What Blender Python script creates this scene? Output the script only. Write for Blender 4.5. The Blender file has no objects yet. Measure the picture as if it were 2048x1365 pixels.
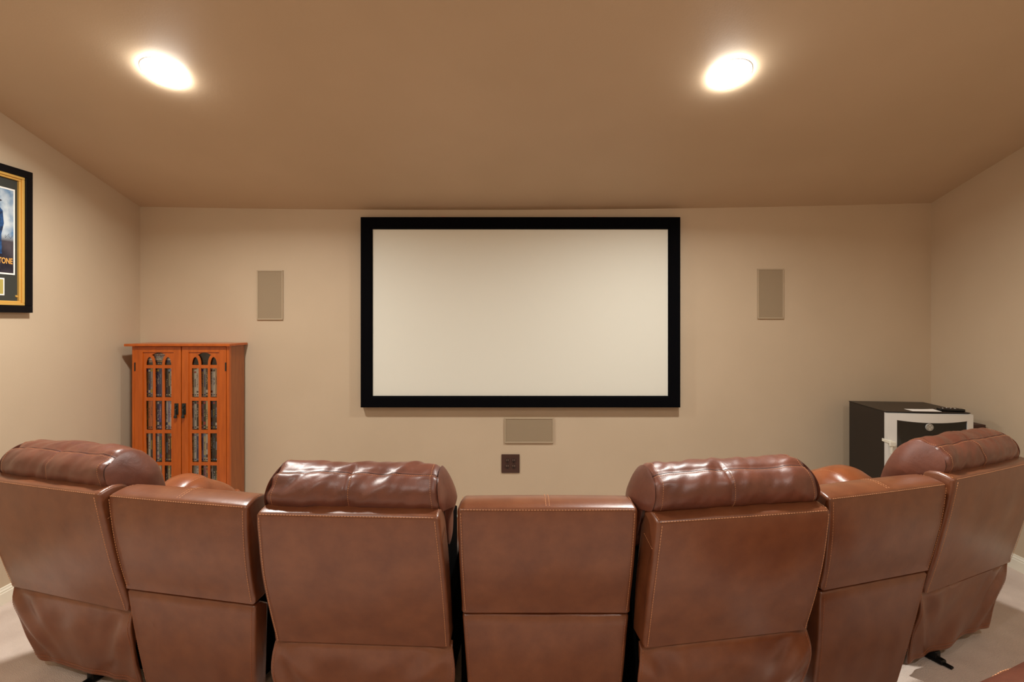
import bpy, bmesh, math, random
from mathutils import Vector, Matrix, noise
random.seed(7)
C = bpy.context.scene.collection
PI = math.pi
R = math.radians
EYE = 1.41           # camera height, metres
FPX = 1000.0         # focal length in pixels of a 2048 px wide frame
HOR = 640.0          # image row of the horizon
def px(x, y_depth): return (x - 1024.0) / FPX * y_depth
def pz(y, y_depth): return EYE - (y - HOR) / FPX * y_depth

# ------------------------------------------------------------------ materials
MATS = {}
def new_mat(name):
    m = bpy.data.materials.new(name); m.use_nodes = True
    MATS[name] = m
    nt = m.node_tree
    return m, nt, nt.nodes['Principled BSDF']
def lin(c):
    return tuple(((v / 255) / 12.92 if v / 255 <= .04045 else ((v / 255 + .055) / 1.055) ** 2.4) for v in c) + (1,)
def plain(name, rgb, rough=.5, metal=0, spec=.5, coat=0, bump=None):
    m, nt, b = new_mat(name)
    b.inputs['Base Color'].default_value = lin(rgb)
    b.inputs['Roughness'].default_value = rough
    b.inputs['Metallic'].default_value = metal
    b.inputs['Specular IOR Level'].default_value = spec
    b.inputs['Coat Weight'].default_value = coat
    if bump:
        tc = nt.nodes.new('ShaderNodeTexCoord'); n = nt.nodes.new('ShaderNodeTexNoise'); bp = nt.nodes.new('ShaderNodeBump')
        n.inputs['Scale'].default_value = bump[0]; n.inputs['Detail'].default_value = 3
        bp.inputs['Strength'].default_value = bump[1]; bp.inputs['Distance'].default_value = bump[2]
        nt.links.new(tc.outputs['Object'], n.inputs['Vector']); nt.links.new(n.outputs['Fac'], bp.inputs['Height'])
        nt.links.new(bp.outputs['Normal'], b.inputs['Normal'])
    return m
def ramp_noise(nt, scale, stops, detail=4, stretch=None, rough=.55):
    tc = nt.nodes.new('ShaderNodeTexCoord'); n = nt.nodes.new('ShaderNodeTexNoise'); r = nt.nodes.new('ShaderNodeValToRGB')
    n.inputs['Scale'].default_value = scale; n.inputs['Detail'].default_value = detail; n.inputs['Roughness'].default_value = rough
    vec = tc.outputs['Object']
    if stretch:
        mp = nt.nodes.new('ShaderNodeMapping'); mp.inputs['Scale'].default_value = stretch
        nt.links.new(vec, mp.inputs['Vector']); vec = mp.outputs['Vector']
    nt.links.new(vec, n.inputs['Vector']); nt.links.new(n.outputs['Fac'], r.inputs['Fac'])
    e = r.color_ramp.elements
    e[0].position, e[0].color = stops[0][0], lin(stops[0][1])
    e[1].position, e[1].color = stops[-1][0], lin(stops[-1][1])
    for p, c in stops[1:-1]:
        k = e.new(p); k.color = lin(c)
    return tc, n, r
def leather(name, dark, light, rough, wrinkle, coat=.15):
    m, nt, b = new_mat(name)
    tc, n, r = ramp_noise(nt, 14, [(.28, dark), (.72, light)], 5)
    nt.links.new(r.outputs['Color'], b.inputs['Base Color'])
    b.inputs['Roughness'].default_value = rough
    b.inputs['Coat Weight'].default_value = coat; b.inputs['Coat Roughness'].default_value = .36
    v = nt.nodes.new('ShaderNodeTexVoronoi'); v.inputs['Scale'].default_value = 520
    nt.links.new(tc.outputs['Object'], v.inputs['Vector'])
    w = nt.nodes.new('ShaderNodeTexNoise'); w.inputs['Scale'].default_value = 22; w.inputs['Detail'].default_value = 5
    w.inputs['Distortion'].default_value = .6
    nt.links.new(tc.outputs['Object'], w.inputs['Vector'])
    b1 = nt.nodes.new('ShaderNodeBump'); b1.inputs['Strength'].default_value = .16; b1.inputs['Distance'].default_value = .0012
    b2 = nt.nodes.new('ShaderNodeBump'); b2.inputs['Strength'].default_value = wrinkle; b2.inputs['Distance'].default_value = .012
    nt.links.new(v.outputs['Distance'], b1.inputs['Height'])
    nt.links.new(w.outputs['Fac'], b2.inputs['Height'])
    nt.links.new(b2.outputs['Normal'], b1.inputs['Normal'])
    nt.links.new(b1.outputs['Normal'], b.inputs['Normal'])
    return m
def wood(name, dark, light, rough, stretch):
    m, nt, b = new_mat(name)
    tc, n, r = ramp_noise(nt, 6, [(.3, dark), (.7, light)], 6, stretch)
    nt.links.new(r.outputs['Color'], b.inputs['Base Color'])
    b.inputs['Roughness'].default_value = rough; b.inputs['Coat Weight'].default_value = .25; b.inputs['Coat Roughness'].default_value = .25
    return m

def paint(name, rgb):
    m, nt, b = new_mat(name)
    d = tuple(max(0, c - 4) for c in rgb); l = tuple(c + 4 for c in rgb)
    tc, n, r = ramp_noise(nt, 1.3, [(.3, d), (.7, l)], 3)
    nt.links.new(r.outputs['Color'], b.inputs['Base Color'])
    b.inputs['Roughness'].default_value = .55; b.inputs['Specular IOR Level'].default_value = .35
    f = nt.nodes.new('ShaderNodeTexNoise'); f.inputs['Scale'].default_value = 140; f.inputs['Detail'].default_value = 3
    bp = nt.nodes.new('ShaderNodeBump'); bp.inputs['Strength'].default_value = .12; bp.inputs['Distance'].default_value = .002
    nt.links.new(tc.outputs['Object'], f.inputs['Vector']); nt.links.new(f.outputs['Fac'], bp.inputs['Height'])
    nt.links.new(bp.outputs['Normal'], b.inputs['Normal'])
    return m
M_WALL = paint('wall_paint', (198, 179, 153))
M_CEIL = paint('ceiling_paint', (192, 169, 141))
def carpet_mat():
    m, nt, b = new_mat('carpet')
    tc, n, r = ramp_noise(nt, 5, [(.3, (212, 192, 178)), (.7, (232, 214, 200))], 6)
    f = nt.nodes.new('ShaderNodeTexNoise'); f.inputs['Scale'].default_value = 260; f.inputs['Detail'].default_value = 4
    nt.links.new(tc.outputs['Object'], f.inputs['Vector'])
    mx = nt.nodes.new('ShaderNodeMix'); mx.data_type = 'RGBA'; mx.blend_type = 'MULTIPLY'; mx.inputs['Factor'].default_value = .3
    nt.links.new(r.outputs['Color'], mx.inputs['A']); nt.links.new(f.outputs['Fac'], mx.inputs['B'])
    g = nt.nodes.new('ShaderNodeBrightContrast'); g.inputs['Bright'].default_value = .06
    nt.links.new(mx.outputs['Result'], g.inputs['Color']); nt.links.new(g.outputs['Color'], b.inputs['Base Color'])
    b.inputs['Roughness'].default_value = .95; b.inputs['Specular IOR Level'].default_value = .1
    bp = nt.nodes.new('ShaderNodeBump'); bp.inputs['Strength'].default_value = .7; bp.inputs['Distance'].default_value = .006
    nt.links.new(f.outputs['Fac'], bp.inputs['Height']); nt.links.new(bp.outputs['Normal'], b.inputs['Normal'])
    return m
M_CARPET = carpet_mat()
M_TRIM = plain('trim_paint', (236, 230, 212), .4)
M_LEATHER = leather('back_leather', (104, 57, 34), (123, 73, 45), .32, .05, .38)
M_PILLOW = leather('pillow_leather', (92, 50, 37), (114, 65, 48), .4, .16, .3)
M_TAN = leather('arm_leather', (124, 66, 36), (146, 82, 46), .3, .1, .25)
M_THREAD = plain('stitch_thread', (200, 142, 100), .7)
M_THREADD = plain('dark_thread', (168, 104, 68), .7)
M_WELT = plain('seam_cord', (58, 30, 22), .6)
M_BLACKMETAL = plain('black_metal', (16, 17, 18), .35, .6)
M_GAPSHADE = plain('gap_shade_black', (4, 4, 4), .95, spec=.05)  # near-black colour stands in for the shade between seat units
M_WOODF = wood('cabinet_wood', (166, 76, 12), (190, 92, 22), .33, (9, 9, 1))
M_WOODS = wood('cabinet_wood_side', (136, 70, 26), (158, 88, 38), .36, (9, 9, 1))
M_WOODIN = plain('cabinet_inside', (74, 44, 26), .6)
M_IRON = plain('black_iron', (46, 50, 48), .3, .5)
M_FABRIC = plain('screen_fabric', (228, 228, 216), .75, spec=.15)
M_VELVET = plain('black_velvet', (4, 4, 7), .9, spec=.08)
M_CLIP = plain('pink_clip', (206, 160, 140), .5)
M_SPKFR = plain('speaker_frame', (178, 160, 134), .5)
M_SPKGR = plain('speaker_grille', (154, 136, 110), .7, bump=(500, .5, .002))
M_PLATE = plain('brown_plate', (74, 50, 42), .4)
M_RECEPT = plain('brown_receptacle', (62, 44, 38), .35)
M_SLOTBRASS = plain('slot_contact', (190, 170, 150), .35, .6)
M_BLACK = plain('black_plastic', (12, 12, 13), .3)
M_FRIDGE = plain('fridge_shell', (27, 19, 16), .4, bump=(420, .25, .001))
M_SILVER = plain('silver_trim', (222, 221, 216), .34, .1)
M_GLASSDARK = plain('dark_glass', (8, 9, 9), .06, spec=.6)
M_BADGE = plain('badge_metal', (196, 194, 186), .35, .4)
M_WHITE = plain('white_plastic', (226, 222, 206), .45)
M_PAPER = plain('white_paper', (244, 242, 236), .7)
M_BOX = plain('brown_box', (66, 38, 28), .6)
M_FRBLACK = plain('frame_black', (5, 5, 9), .5, spec=.2)
M_GOLD = plain('frame_gold', (220, 176, 92), .3, .25)
M_MAT = plain('mat_board', (52, 54, 48), .85)
M_LIGHTRING = plain('lamp_ring', (240, 238, 232), .4)
def emis(name, col, s):
    m = bpy.data.materials.new(name); m.use_nodes = True; nt = m.node_tree
    nt.nodes.remove(nt.nodes['Principled BSDF'])
    e = nt.nodes.new('ShaderNodeEmission'); e.inputs['Color'].default_value = col; e.inputs['Strength'].default_value = s
    nt.links.new(e.outputs[0], nt.nodes['Material Output'].inputs[0]); return m
LAMP = 100.0
M_LAMP = emis('lamp_lens', (1, .985, .94, 1), LAMP)
M_LAMPADD = emis('lamp_lens_added', (1, .98, .92, 1), LAMP)  # lens of the two added lights out of view
def glass_mat():
    m = bpy.data.materials.new('clear_glass'); m.use_nodes = True; nt = m.node_tree
    nt.nodes.remove(nt.nodes['Principled BSDF'])
    t = nt.nodes.new('ShaderNodeBsdfTransparent'); t.inputs[0].default_value = (.99, .995, .99, 1)
    g = nt.nodes.new('ShaderNodeBsdfGlossy'); g.inputs['Roughness'].default_value = .03
    f = nt.nodes.new('ShaderNodeFresnel'); f.inputs['IOR'].default_value = 1.45
    x = nt.nodes.new('ShaderNodeMixShader')
    nt.links.new(f.outputs[0], x.inputs[0]); nt.links.new(t.outputs[0], x.inputs[1]); nt.links.new(g.outputs[0], x.inputs[2])
    nt.links.new(x.outputs[0], nt.nodes['Material Output'].inputs[0]); return m
M_GLASS = glass_mat()

# ------------------------------------------------------------------ mesh helpers
class MB:
    def __init__(s): s.v = []; s.f = []; s.m = []
    def add(s, vs, fs, mi=0):
        o = len(s.v); s.v += [tuple(p) for p in vs]
        s.f += [tuple(i + o for i in f) for f in fs]; s.m += [mi] * len(fs)
    def box(s, x0, x1, y0, y1, z0, z1, bev=0.0, mi=0, mat=None):
        bm = bmesh.new(); bmesh.ops.create_cube(bm, size=1)
        for v in bm.verts:
            v.co = Vector(((x0 + x1) / 2 + v.co.x * (x1 - x0), (y0 + y1) / 2 + v.co.y * (y1 - y0), (z0 + z1) / 2 + v.co.z * (z1 - z0)))
        if bev: bmesh.ops.bevel(bm, geom=bm.edges[:], offset=bev, segments=3, affect='EDGES', profile=.6)
        if mat is not None: bmesh.ops.transform(bm, matrix=mat, verts=bm.verts[:])
        s.bm(bm, mi)
    def bm(s, bm, mi=0):
        bm.verts.index_update()
        s.add([v.co for v in bm.verts], [[v.index for v in f.verts] for f in bm.faces], mi); bm.free()
    def cyl(s, p0, p1, r0, r1=None, n=20, mi=0):
        r1 = r0 if r1 is None else r1
        p0, p1 = Vector(p0), Vector(p1); d = (p1 - p0).normalized()
        a = d.orthogonal().normalized(); b = d.cross(a)
        vs = [p0 + (a * math.cos(2 * PI * k / n) + b * math.sin(2 * PI * k / n)) * r0 for k in range(n)]
        vs += [p1 + (a * math.cos(2 * PI * k / n) + b * math.sin(2 * PI * k / n)) * r1 for k in range(n)]
        fs = [(k, (k + 1) % n, n + (k + 1) % n, n + k) for k in range(n)] + [tuple(range(n))[::-1], tuple(range(n, 2 * n))]
        s.add(vs, fs, mi)
    def tube(s, pts, r, n=6, closed=False, mi=0):
        pts = [Vector(p) for p in pts]; L = len(pts); vs = []; prev = None
        for i, p in enumerate(pts):
            t = (pts[(i + 1) % L] - pts[i - 1]) if (closed or 0 < i < L - 1) else (pts[1] - pts[0] if i == 0 else pts[-1] - pts[-2])
            t = t.normalized() if t.length > 1e-9 else Vector((0, 0, 1))
            a = t.orthogonal().normalized() if prev is None else (prev - t * prev.dot(t)).normalized()
            prev = a; b = t.cross(a)
            vs += [p + (a * math.cos(2 * PI * k / n) + b * math.sin(2 * PI * k / n)) * r for k in range(n)]
        fs = []
        for i in range(L if closed else L - 1):
            j = (i + 1) % L
            fs += [(i * n + k, i * n + (k + 1) % n, j * n + (k + 1) % n, j * n + k) for k in range(n)]
        if not closed: fs += [tuple(range(n))[::-1], tuple((L - 1) * n + k for k in range(n))]
        s.add(vs, fs, mi)
    def lathe(s, prof, n=32, mat=None, mi=0):   # prof: (radius, z)
        vs = []
        for r, z in prof: vs += [Vector((r * math.cos(2 * PI * k / n), r * math.sin(2 * PI * k / n), z)) for k in range(n)]
        if mat is not None: vs = [mat @ v for v in vs]
        fs = []
        for i in range(len(prof) - 1):
            fs += [(i * n + k, i * n + (k + 1) % n, (i + 1) * n + (k + 1) % n, (i + 1) * n + k) for k in range(n)]
        s.add(vs, fs, mi)
    def dashes(s, pts, dash=.0062, gap=.0034, r=.0011):
        pts = [Vector(p) for p in pts]
        seg = [(pts[i + 1] - pts[i]).length for i in range(len(pts) - 1)]; tot = sum(seg)
        def at(d):
            for i, l in enumerate(seg):
                if d <= l or i == len(seg) - 1: return pts[i].lerp(pts[i + 1], min(1, d / max(l, 1e-9)))
                d -= l
        d = 0
        while d + dash < tot:
            s.tube([at(d), at(d + dash)], r, 4); d += dash + gap
    def build(s, name, mats, parent=None, smooth=None, loc=None, rz=None):
        me = bpy.data.meshes.new(name); me.from_pydata(s.v, [], s.f)
        if not isinstance(mats, (list, tuple)): mats = [mats]
        for m in mats: me.materials.append(m)
        me.polygons.foreach_set('material_index', s.m)
        bm = bmesh.new(); bm.from_mesh(me); bmesh.ops.recalc_face_normals(bm, faces=bm.faces[:]); bm.to_mesh(me); bm.free()
        if smooth is not None:
            me.polygons.foreach_set('use_smooth', [True] * len(me.polygons))
            me.set_sharp_from_angle(angle=R(smooth))
        me.update()
        o = bpy.data.objects.new(name, me); C.objects.link(o)
        if parent: o.parent = parent
        if loc: o.location = loc
        if rz: o.rotation_euler = (0, 0, rz)
        return o
def tag(o, label=None, cat=None, group=None, kind=None):
    if label: o['label'] = label
    if cat: o['category'] = cat
    if group: o['group'] = group
    if kind: o['kind'] = kind
    return o
def empty(name, loc, rz=0):
    o = bpy.data.objects.new(name, None); C.objects.link(o); o.location = loc; o.rotation_euler = (0, 0, rz)
    o.empty_display_size = .1
    return o
def spline(pts, n, closed=False):
    P = [Vector(p) for p in pts]; L = len(P); out = []
    segs = L if closed else L - 1
    for i in range(segs):
        if closed: a, b, c, d = P[i - 1], P[i], P[(i + 1) % L], P[(i + 2) % L]
        else: a, b, c, d = P[max(i - 1, 0)], P[i], P[i + 1], P[min(i + 2, L - 1)]
        for k in range(n):
            t = k / n
            out.append(.5 * ((2 * b) + (c - a) * t + (2 * a - 5 * b + 4 * c - d) * t * t + (3 * b - a - 3 * c + d) * t ** 3))
    if not closed: out.append(P[-1])
    return out
def offset_closed(poly, d):
    n = len(poly); out = []
    area = sum(poly[i].x * poly[(i + 1) % n].y - poly[(i + 1) % n].x * poly[i].y for i in range(n))
    sg = 1 if area > 0 else -1
    for i in range(n):
        t = (poly[(i + 1) % n] - poly[i - 1]).normalized()
        out.append(poly[i] + Vector((-t.y, t.x)) * d * sg)
    return out
def slab(prof, bounds, r=.012, nx=28, disp=None, rings=5):
    """Upholstered block: closed side profile (y,z) swept across x with rounded side edges.
    bounds(z) -> (left, right); disp(u, y, z) -> Vector added to the skin."""
    mb = MB(); n = len(prof)
    st = []
    for k in range(rings): a = (k / rings) * PI / 2; st.append((-1, r * (1 - math.sin(a)), r * (1 - math.cos(a))))
    # stations: (t, inset of profile, inset along x)
    S = []
    for k in range(rings):
        a = k / rings * PI / 2
        S.append((-1, r * (1 - math.sin(a)), r * (1 - math.cos(a))))
    for k in range(nx + 1): S.append((-1 + 2 * k / nx, 0, None))
    for k in range(rings - 1, -1, -1):
        a = k / rings * PI / 2
        S.append((1, r * (1 - math.sin(a)), r * (1 - math.cos(a))))
    vs = []
    for t, ins, xin in S:
        P = offset_closed(prof, ins) if ins else prof
        for p in P:
            l, rr = bounds(p.y)
            if xin is None: x = (l + rr) / 2 + t * ((rr - l) / 2 - r)
            elif t < 0: x = l + xin
            else: x = rr - xin
            v = Vector((x, p.x, p.y))
            if disp: v += disp(2 * (x - (l + rr) / 2) / (rr - l), p.x, p.y)
            vs.append(v)
    fs = []
    for i in range(len(S) - 1):
        fs += [(i * n + k, i * n + (k + 1) % n, (i + 1) * n + (k + 1) % n, (i + 1) * n + k) for k in range(n)]
    # end caps: rings shrinking to the middle
    def cap(base):
        ring = vs[base:base + n]; c = sum(ring, Vector()) / n; idx = list(range(base, base + n))
        for s in (.6, .25):
            o = len(vs); vs.extend([c.lerp(p, s) for p in ring])
            fs.extend([(idx[k], idx[(k + 1) % n], o + (k + 1) % n, o + k) for k in range(n)]); idx = list(range(o, o + n))
        o = len(vs); vs.append(c); fs.extend([(idx[k], idx[(k + 1) % n], o) for k in range(n)])
    cap(0); cap((len(S) - 1) * n)
    mb.add(vs, fs); return mb
def V2(a): return [Vector(p) for p in a]

# ------------------------------------------------------------------ room
WF = 3.4                       # front wall
XL, XR = px(280.5, WF), px(1862, WF)
YB = -2.6
SL = .278
def ceil_z(x, y):
    t = (x - XL) / (XR - XL)
    z0 = pz(413.5, WF) * (1 - t) + pz(406, WF) * t - .034 * 4 * t * (1 - t)
    return z0 + SL * (WF - max(y, -1.2))
def struct(o): o['kind'] = 'structure'; return o
mb = MB(); mb.box(XL - .1, XR + .1, YB - .1, WF + .1, -.1, 0); struct(mb.build('floor', M_CARPET))
mb = MB(); mb.box(XL - .1, XR + .1, WF, WF + .1, 0, 2.35); struct(mb.build('wall_front', M_WALL))
mb = MB(); mb.box(XL - .1, XL, YB, WF, 0, 3.9); struct(mb.build('wall_left', M_WALL))
mb = MB(); mb.box(XR, XR + .1, YB, WF, 0, 3.9); struct(mb.build('wall_right', M_WALL))
mb = MB(); mb.box(XL - .1, XR + .1, YB - .1, YB, 0, 3.9); struct(mb.build('wall_back', M_WALL))
mb = MB(); nx = 24; ys = [WF + .1, -1.2, YB - .1]
vs = []
for up in (0, .1):
    for y in ys:
        for i in range(nx + 1):
            x = XL - .1 + (XR - XL + .2) * i / nx
            vs.append((x, y, ceil_z(min(max(x, XL), XR), y) + up))
fs = []; W = nx + 1; T = 3 * W
for j in range(2):
    for i in range(nx):
        a = j * W + i
        fs += [(a, a + 1, a + W + 1, a + W), (T + a, T + a + W, T + a + W + 1, T + a + 1)]
for i in range(nx): fs += [(i, T + i, T + i + 1, i + 1), (2 * W + i, 2 * W + i + 1, T + 2 * W + i + 1, T + 2 * W + i)]
for j in range(2):
    a = j * W; b = a + nx
    fs += [(a, a + W, T + a + W, T + a), (b, T + b, T + b + W, b + W)]
mb.add(vs, fs); struct(mb.build('ceiling', M_CEIL, smooth=20))
def baseboard(name, f):
    """f(d, z) -> point for d out from the wall; two ends"""
    prof = [(0, 0), (.014, 0), (.014, .055), (.011, .06), (.012, .066), (.007, .072), (.006, .08), (0, .082)]
    mb = MB(); n = len(prof)
    vs = [f(d, z, 0) for d, z in prof] + [f(d, z, 1) for d, z in prof]
    mb.add(vs, [(k, (k + 1) % n, n + (k + 1) % n, n + k) for k in range(n)] + [tuple(range(n)), tuple(range(n, 2 * n))])
    return struct(mb.build(name, M_TRIM))
baseboard('baseboard_left', lambda d, z, e: (XL + d, YB if e else WF, z))
baseboard('baseboard_right', lambda d, z, e: (XR - d, YB if e else WF, z))
baseboard('baseboard_front', lambda d, z, e: (XL + .015 if e else XR - .015, WF - d, z))

# ------------------------------------------------------------------ recessed ceiling lamps
BEAM = 37.0
def down_light(x, y, label, lens):
    root = empty('recessed_light', (x, y, ceil_z(x, y)))
    root.rotation_euler = (-math.atan(SL) if y > -1.2 else 0, 0, 0)
    tag(root, label, 'ceiling light', 'recessed ceiling lights')
    m = MB(); m.lathe([(.084, .02), (.084, -.0015), (.086, -.0025), (.089, -.0018), (.091, .0), (.091, .004)], 40)
    m.build('trim_ring', M_LIGHTRING, root, 40)
    m = MB(); m.lathe([(.0835, -.0015), (.083, -.006), (.080, -.011), (.072, -.0165), (.06, -.0195), (.04, -.0215), (.015, -.0225), (.0005, -.0228)], 40)
    m.build('lens', lens, root, 80)
    la = bpy.data.lights.new('lamp', 'AREA'); la.shape = 'DISK'; la.size = .140; la.energy = BEAM; la.spread = R(171); la.color = (1, .98, .92)
    lo = bpy.data.objects.new('lamp', la); C.objects.link(lo); lo.parent = root; lo.location = (0, 0, -.0240)
    return root
down_light(-1.53, 2.2, 'glowing round recessed light in the sloped ceiling, left of the two', M_LAMP)
down_light(.965, 2.21, 'glowing round recessed light in the sloped ceiling, right of the two', M_LAMP)
for x, w in ((-1.5, 'left'), (1.6, 'right')):  # pair added out of view to light the chair backs
    down_light(x, -.55, 'added unseen round recessed light in the ceiling behind the chairs, %s one' % w, M_LAMPADD)

# ------------------------------------------------------------------ projection screen
root = empty('projection_screen', (px(1041, WF), WF, pz(625, WF)))
tag(root, 'large blank white projection screen with wide black frame on the front wall', 'projection screen')
ox, oz = root.location.x, root.location.z
YF = WF - .055
sx0, sx1, sz1, sz0 = px(720.5, YF) - ox, px(1361.5, YF) - ox, pz(434, YF) - oz, pz(816, YF) - oz
ix0, ix1, iz1, iz0 = px(744, YF) - ox, px(1337.5, YF) - ox, pz(458, YF) - oz, pz(793, YF) - oz
m = MB()
ring_o = [(sx0, sz0), (sx1, sz0), (sx1, sz1), (sx0, sz1)]
def inset(q, a): return [(q[0][0] + a, q[0][1] + a), (q[1][0] - a, q[1][1] + a), (q[2][0] - a, q[2][1] - a), (q[3][0] + a, q[3][1] - a)]
ring_i = [(ix0, iz0), (ix1, iz0), (ix1, iz1), (ix0, iz1)]
levels = [(ring_o, -.004), (ring_o, -.047), (inset(ring_o, .005), -.055), (inset(ring_i, -.012), -.054), (ring_i, -.043), (ring_i, -.02)]
vs = [(p[0], y, p[1]) for q, y in levels for p in q]
fs = [(4 * i + k, 4 * i + (k + 1) % 4, 4 * i + 4 + (k + 1) % 4, 4 * i + 4 + k) for i in range(5) for k in range(4)]
fs += [(20 + k, 20 + (k + 1) % 4, (k + 1) % 4, k) for k in range(4)]
m.add(vs, fs); m.build('frame', M_VELVET, root)
m = MB(); m.box(ix0 - .004, ix1 + .004, -.036, -.03, iz0 - .004, iz1 + .004); m.build('screen_surface', M_FABRIC, root)
for cx in (886, 1190):
    m = MB(); x = px(cx, YF) - ox
    m.box(x - .012, x + .012, -.05, -.002, sz1 + .0005, sz1 + .006, .001); m.build('wall_bracket', M_CLIP, root)

# ------------------------------------------------------------------ in-wall speakers and outlet
def speaker(x0, x1, y0, y1, label):
    ox, oz = px((x0 + x1) / 2, WF), pz((y0 + y1) / 2, WF)
    hx, hz = (px(x1, WF) - px(x0, WF)) / 2, (pz(y0, WF) - pz(y1, WF)) / 2
    root = empty('wall_speaker', (ox, WF, oz)); tag(root, label, 'speaker', 'in-wall speakers')
    m = MB(); w = .008
    for a in ((-hx, hx, hz - w, hz), (-hx, hx, -hz, -hz + w)): m.box(a[0], a[1], -.011, -.0005, a[2], a[3], .0015)
    for a in ((-hx, -hx + w), (hx - w, hx)): m.box(a[0], a[1], -.011, -.0005, -hz + w, hz - w, .0015)
    m.build('frame', M_SPKFR, root)
    m = MB(); m.box(-hx + w, hx - w, -.008, -.001, -hz + w, hz - w); m.build('grille', M_SPKGR, root)
speaker(515, 567, 541, 640, 'tall beige in-wall speaker left of the screen, above the media cabinet')
speaker(1514, 1566.5, 538, 638, 'tall beige in-wall speaker right of the screen')
speaker(1009, 1107, 836, 886, 'wide beige in-wall speaker centred under the screen')
root = empty('wall_outlet', (px(1021, WF), WF, pz(927.5, WF))); tag(root, 'brown four-socket wall outlet plate below the centre speaker', 'outlet')
m = MB(); m.box(-.0615, .0615, -.007, -.0005, -.063, .063, .003); m.build('cover_plate', M_PLATE, root)
for sx in (-.022, .022):
    for sz in (-.019, .02):
        m = MB(); m.cyl((sx, -.0065, sz), (sx, -.0088, sz), .0165, n=24)
        rc = m.build('receptacle', M_RECEPT, root, 40)
        m = MB()
        for k in (-.006, .006): m.box(sx + k - .0013, sx + k + .0013, -.0094, -.0086, sz + .001, sz + .009)
        m.build('slot', M_SLOTBRASS, rc)
        m = MB(); m.cyl((sx, -.0086, sz - .008), (sx, -.0094, sz - .008), .0032, n=14); m.build('ground_hole', M_BLACK, rc)

# ------------------------------------------------------------------ framed poster on the left wall
XP = XL + .030                                     # face of the frame
def pic(x, y, X=XP): yd = X / ((x - 1024) / FPX); return yd, pz(y, yd)
fy1, fz1 = pic(66, 346); _, fz0 = pic(63.5, 626)
fy0 = fy1 - .60
cy, cz = (fy0 + fy1) / 2, (fz0 + fz1) / 2
root = empty('framed_poster', (XL, cy, cz)); tag(root, 'framed poster of a blue figure under cloudy sky, gold and black frame, on left wall', 'framed picture')
hy, hz = (fy1 - fy0) / 2, (fz1 - fz0) / 2
def rect_frame(m, hy, hz, w, x0, x1, bev):
    m.box(x0, x1, -hy, hy, hz - w, hz, bev); m.box(x0, x1, -hy, hy, -hz, -hz + w, bev)
    m.box(x0, x1, -hy, -hy + w, -hz + w, hz - w, bev); m.box(x0, x1, hy - w, hy, -hz + w, hz - w, bev)
m = MB(); rect_frame(m, hy, hz, .036, .001, .030, .002); m.build('outer_frame', M_FRBLACK, root)
m = MB(); rect_frame(m, hy - .036, hz - .036, .013, .002, .024, .003); rect_frame(m, hy - .049, hz - .049, .010, .002, .017, .003)
m.build('gold_moulding', M_GOLD, root)
ih, iz = hy - .058, hz - .058
m = MB(); m.box(.001, .006, -ih, ih, -iz, iz); m.build('mat_board', M_MAT, root)
# poster placed by what the photo shows of its right edge
py1, pzt = pic(30, 380, XL + .008); _, pzb = pic(29, 550.5, XL + .008)
py1 -= cy; pzt -= cz; pzb -= cz; py0 = -py1
m = MB(); m.box(.0055, .0075, py0, py1, pzb, pzt); pb = m.build('poster_border', M_PAPER, root)
def poster_mat():
    m_, nt, b = new_mat('poster_print')
    tc = nt.nodes.new('ShaderNodeTexCoord'); sp = nt.nodes.new('ShaderNodeSeparateXYZ'); nt.links.new(tc.outputs['Object'], sp.inputs[0])
    n = nt.nodes.new('ShaderNodeTexNoise'); n.inputs['Scale'].default_value = 9; n.inputs['Detail'].default_value = 6
    nt.links.new(tc.outputs['Object'], n.inputs['Vector'])
    sky = nt.nodes.new('ShaderNodeValToRGB'); e = sky.color_ramp.elements
    e[0].position, e[0].color = .36, lin((52, 112, 160)); e[1].position, e[1].color = .62, lin((206, 216, 220))
    nt.links.new(n.outputs['Fac'], sky.inputs['Fac'])
    gr = nt.nodes.new('ShaderNodeValToRGB'); e = gr.color_ramp.elements
    e[0].position, e[0].color = .35, lin((30, 30, 44)); e[1].position, e[1].color = .7, lin((84, 78, 84))
    nt.links.new(n.outputs['Fac'], gr.inputs['Fac'])
    mr = nt.nodes.new('ShaderNodeMapRange'); mr.inputs[1].default_value = pzb + .165; mr.inputs[2].default_value = pzb + .2
    nt.links.new(sp.outputs['Z'], mr.inputs[0])
    mx = nt.nodes.new('ShaderNodeMix'); mx.data_type = 'RGBA'
    nt.links.new(mr.outputs[0], mx.inputs['Factor']); nt.links.new(gr.outputs['Color'], mx.inputs['A']); nt.links.new(sky.outputs['Color'], mx.inputs['B'])
    nt.links.new(mx.outputs['Result'], b.inputs['Base Color']); b.inputs['Roughness'].default_value = .3
    return m_
m = MB(); m.box(.0074, .0082, py0 + .008, py1 - .008, pzb + .008, pzt - .008); pp = m.build('poster_print', poster_mat(), pb)
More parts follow.
